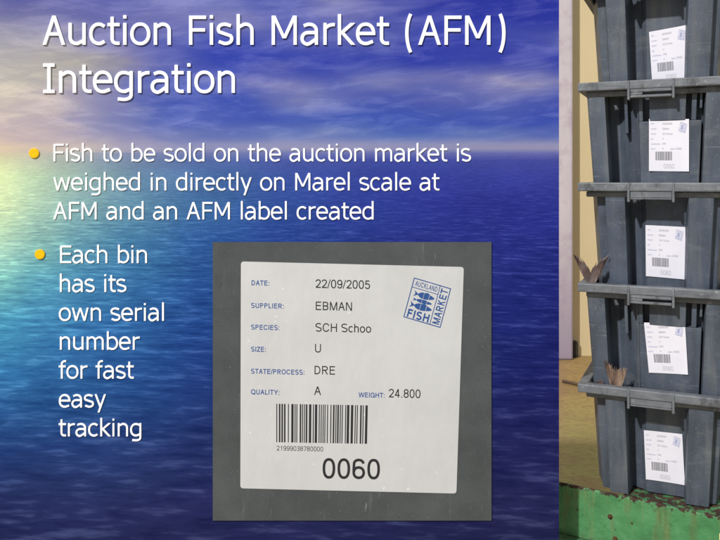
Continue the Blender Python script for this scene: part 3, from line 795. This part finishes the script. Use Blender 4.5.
bm = bmesh.new(); add_box(bm, 0.19, .95, .0125, .95, ZT - .012, ZT - .0015); link('deck', bm, paint, plat)
bm = bmesh.new(); add_box(bm, -.42, .95, -.035, .011, ZT - .168, ZT - .1575); bevel(link('bottom_flange', bm, paint, plat), .003)
bm = bmesh.new(); add_box(bm, -.40, .93, .02, .05, .12, ZT - .17); bevel(link('under_beam', bm, paint, plat), .003)
for x_ in (-.36, .89):
    for y_ in (.06, .88):
        bm = bmesh.new(); add_box(bm, x_ - .03, x_ + .03, y_, y_ + .06, .001, ZT - .014); bevel(link('leg', bm, paint, plat), .004)
rust = NT('rust'); cc = rust.coords()
rustm = rust.bsdf(rust.ramp(rust.noise(cc, 70, 4), [(.3, rgb(40, 28, 22)), (.7, rgb(92, 64, 40))]), .9, .2)
for bx_, bz_ in ((.155, .088), (.170, .025), (.60, .07)):
    bm = bmesh.new()
    for rr, d in ((.008, .003), (.005, .007)):
        vs = [[bm.verts.new((bx_ + rr * math.cos(math.pi * k / 3), yy, ZT - .157 + bz_ + rr * math.sin(math.pi * k / 3))) for k in range(6)] for yy in (-.0004, -d)]
        for k in range(6): bm.faces.new((vs[0][k], vs[0][(k + 1) % 6], vs[1][(k + 1) % 6], vs[1][k]))
        bm.faces.new(vs[1])
    bmesh.ops.recalc_face_normals(bm, faces=bm.faces[:])
    bevel(link('bolt', bm, rustm, plat), .001, 1)
bm = bmesh.new(); add_box(bm, .452, .49, -.002, -.0003, ZT - .1, ZT - .045)
tag(link('sticker', bm, plain('pale_yellow', rgb(215, 205, 140)), plat), 'pale yellow sticker at the right end of the beam')

# ------------------------------------------------------------------ the hall behind
YW = 6.4
n = NT('floor_matting'); cc = n.coords(); x, y, z = n.xyz(cc)
wv_ = n.n('ShaderNodeTexWave'); n.l(n.scale(cc, 1, 1.9, 1), wv_.inputs['Vector']); wv_.bands_direction = 'DIAGONAL'
wv_.inputs['Scale'].default_value = 8.5; wv_.inputs['Distortion'].default_value = 3.5; wv_.inputs['Detail'].default_value = 3; wv_.inputs['Detail Scale'].default_value = 2.5
nb = n.noise(cc, 1.1, 4, .6); nf = n.noise(cc, 26, 4, .65)
near = n.math('MULTIPLY', n.math('SUBTRACT', 5.5, y), .7, 0, True)
c = n.mix(near, n.ramp(nb, [(.35, rgb(152, 126, 78)), (.65, rgb(176, 146, 92))]), n.ramp(nb, [(.3, rgb(138, 128, 76)), (.7, rgb(160, 156, 98))]))
c = n.mix(n.math('MULTIPLY', n.math('SUBTRACT', 1.0, wv_.outputs['Fac']), n.math('MULTIPLY_ADD', near, .26, .04)), c, rgb(112, 102, 58))
c = n.mix(n.ramp(nf, [(.35, .5), (.55, 0.0)]), c, rgb(116, 98, 66))
redz = n.math('MULTIPLY', n.math('SUBTRACT', n.math('MULTIPLY', y, .2767), x), 9.0, 0, True)
c = n.mix(n.math('MULTIPLY', redz, .55), c, rgb(150, 112, 100))
c = n.mix(n.ramp(n.noise(cc, 5, 6, .7), [(.5, 0.0), (.68, .55)]), c, rgb(134, 104, 78))
floorm = n.bsdf(c, n.ramp(nb, [(.3, .45), (.7, .75)]), .3, n.bump(nf, .25, .01))
bm = bmesh.new()
v = [bm.verts.new(p) for p in ((-9, -4, 0), (9, -4, 0), (9, 12, 0), (-9, 12, 0))]; bm.faces.new(v)
tag(link('floor', bm, floorm), kind='structure')
n = NT('cream_wall'); cc = n.coords()
c = n.ramp(n.noise(n.scale(cc, 1, 1, .5), 1.6, 5, .6), [(.3, rgb(204, 184, 143)), (.7, rgb(213, 193, 152))])
c = n.mix(n.ramp(n.noise(cc, 9, 4, .6), [(.6, 0.0), (.8, .2)]), c, rgb(200, 172, 130))
wallm = n.bsdf(c, .8, .2)
bm = bmesh.new(); add_box(bm, -6, 8, YW, YW + .15, 0, 4.2)
tag(link('back_wall', bm, wallm), 'plain cream yellow wall far behind the bins', 'wall')
n = NT('pink_grey_plaster'); cc = n.coords(); x, y, z = n.xyz(cc)
c = n.ramp(n.noise(n.scale(cc, 2, 2, .8), 2, 5, .6), [(.3, rgb(190, 179, 183)), (.7, rgb(204, 193, 196))])
c = n.mix(n.ramp(n.noise(cc, 6, 5, .65), [(.5, 0.0), (.7, .5)]), c, rgb(165, 140, 160))
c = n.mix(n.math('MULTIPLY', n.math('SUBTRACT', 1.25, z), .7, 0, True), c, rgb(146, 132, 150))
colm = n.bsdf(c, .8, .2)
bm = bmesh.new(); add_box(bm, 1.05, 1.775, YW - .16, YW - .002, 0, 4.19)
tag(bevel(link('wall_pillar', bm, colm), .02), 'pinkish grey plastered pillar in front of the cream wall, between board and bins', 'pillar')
bm = bmesh.new(); add_box(bm, 1.782, 1.842, YW - .07, YW - .004, .002, .132); add_box(bm, 1.79, 1.834, YW - .078, YW - .0702, .02, .115)
tag(bevel(link('door_stop', bm, plain('dark_rubber', rgb(60, 54, 46), .8)), .004), 'small dark block at the foot of the wall beside the pillar', 'door stop')
bm = bmesh.new()
pts = [(1.50, 5.55), (1.56, 5.50), (1.62, 5.40), (1.66, 5.25), (1.70, 5.20), (1.78, 5.10), (1.9, 5.0), (2.1, 4.95), (2.4, 4.9)]
add_tube(bm, [(a_, b_, .012) for a_, b_ in pts], .011)
tag(link('floor_cord', bm, plain('dark_cord', rgb(92, 74, 60), .7), None, True), 'thin dark cord lying on the yellowish floor', 'cord')
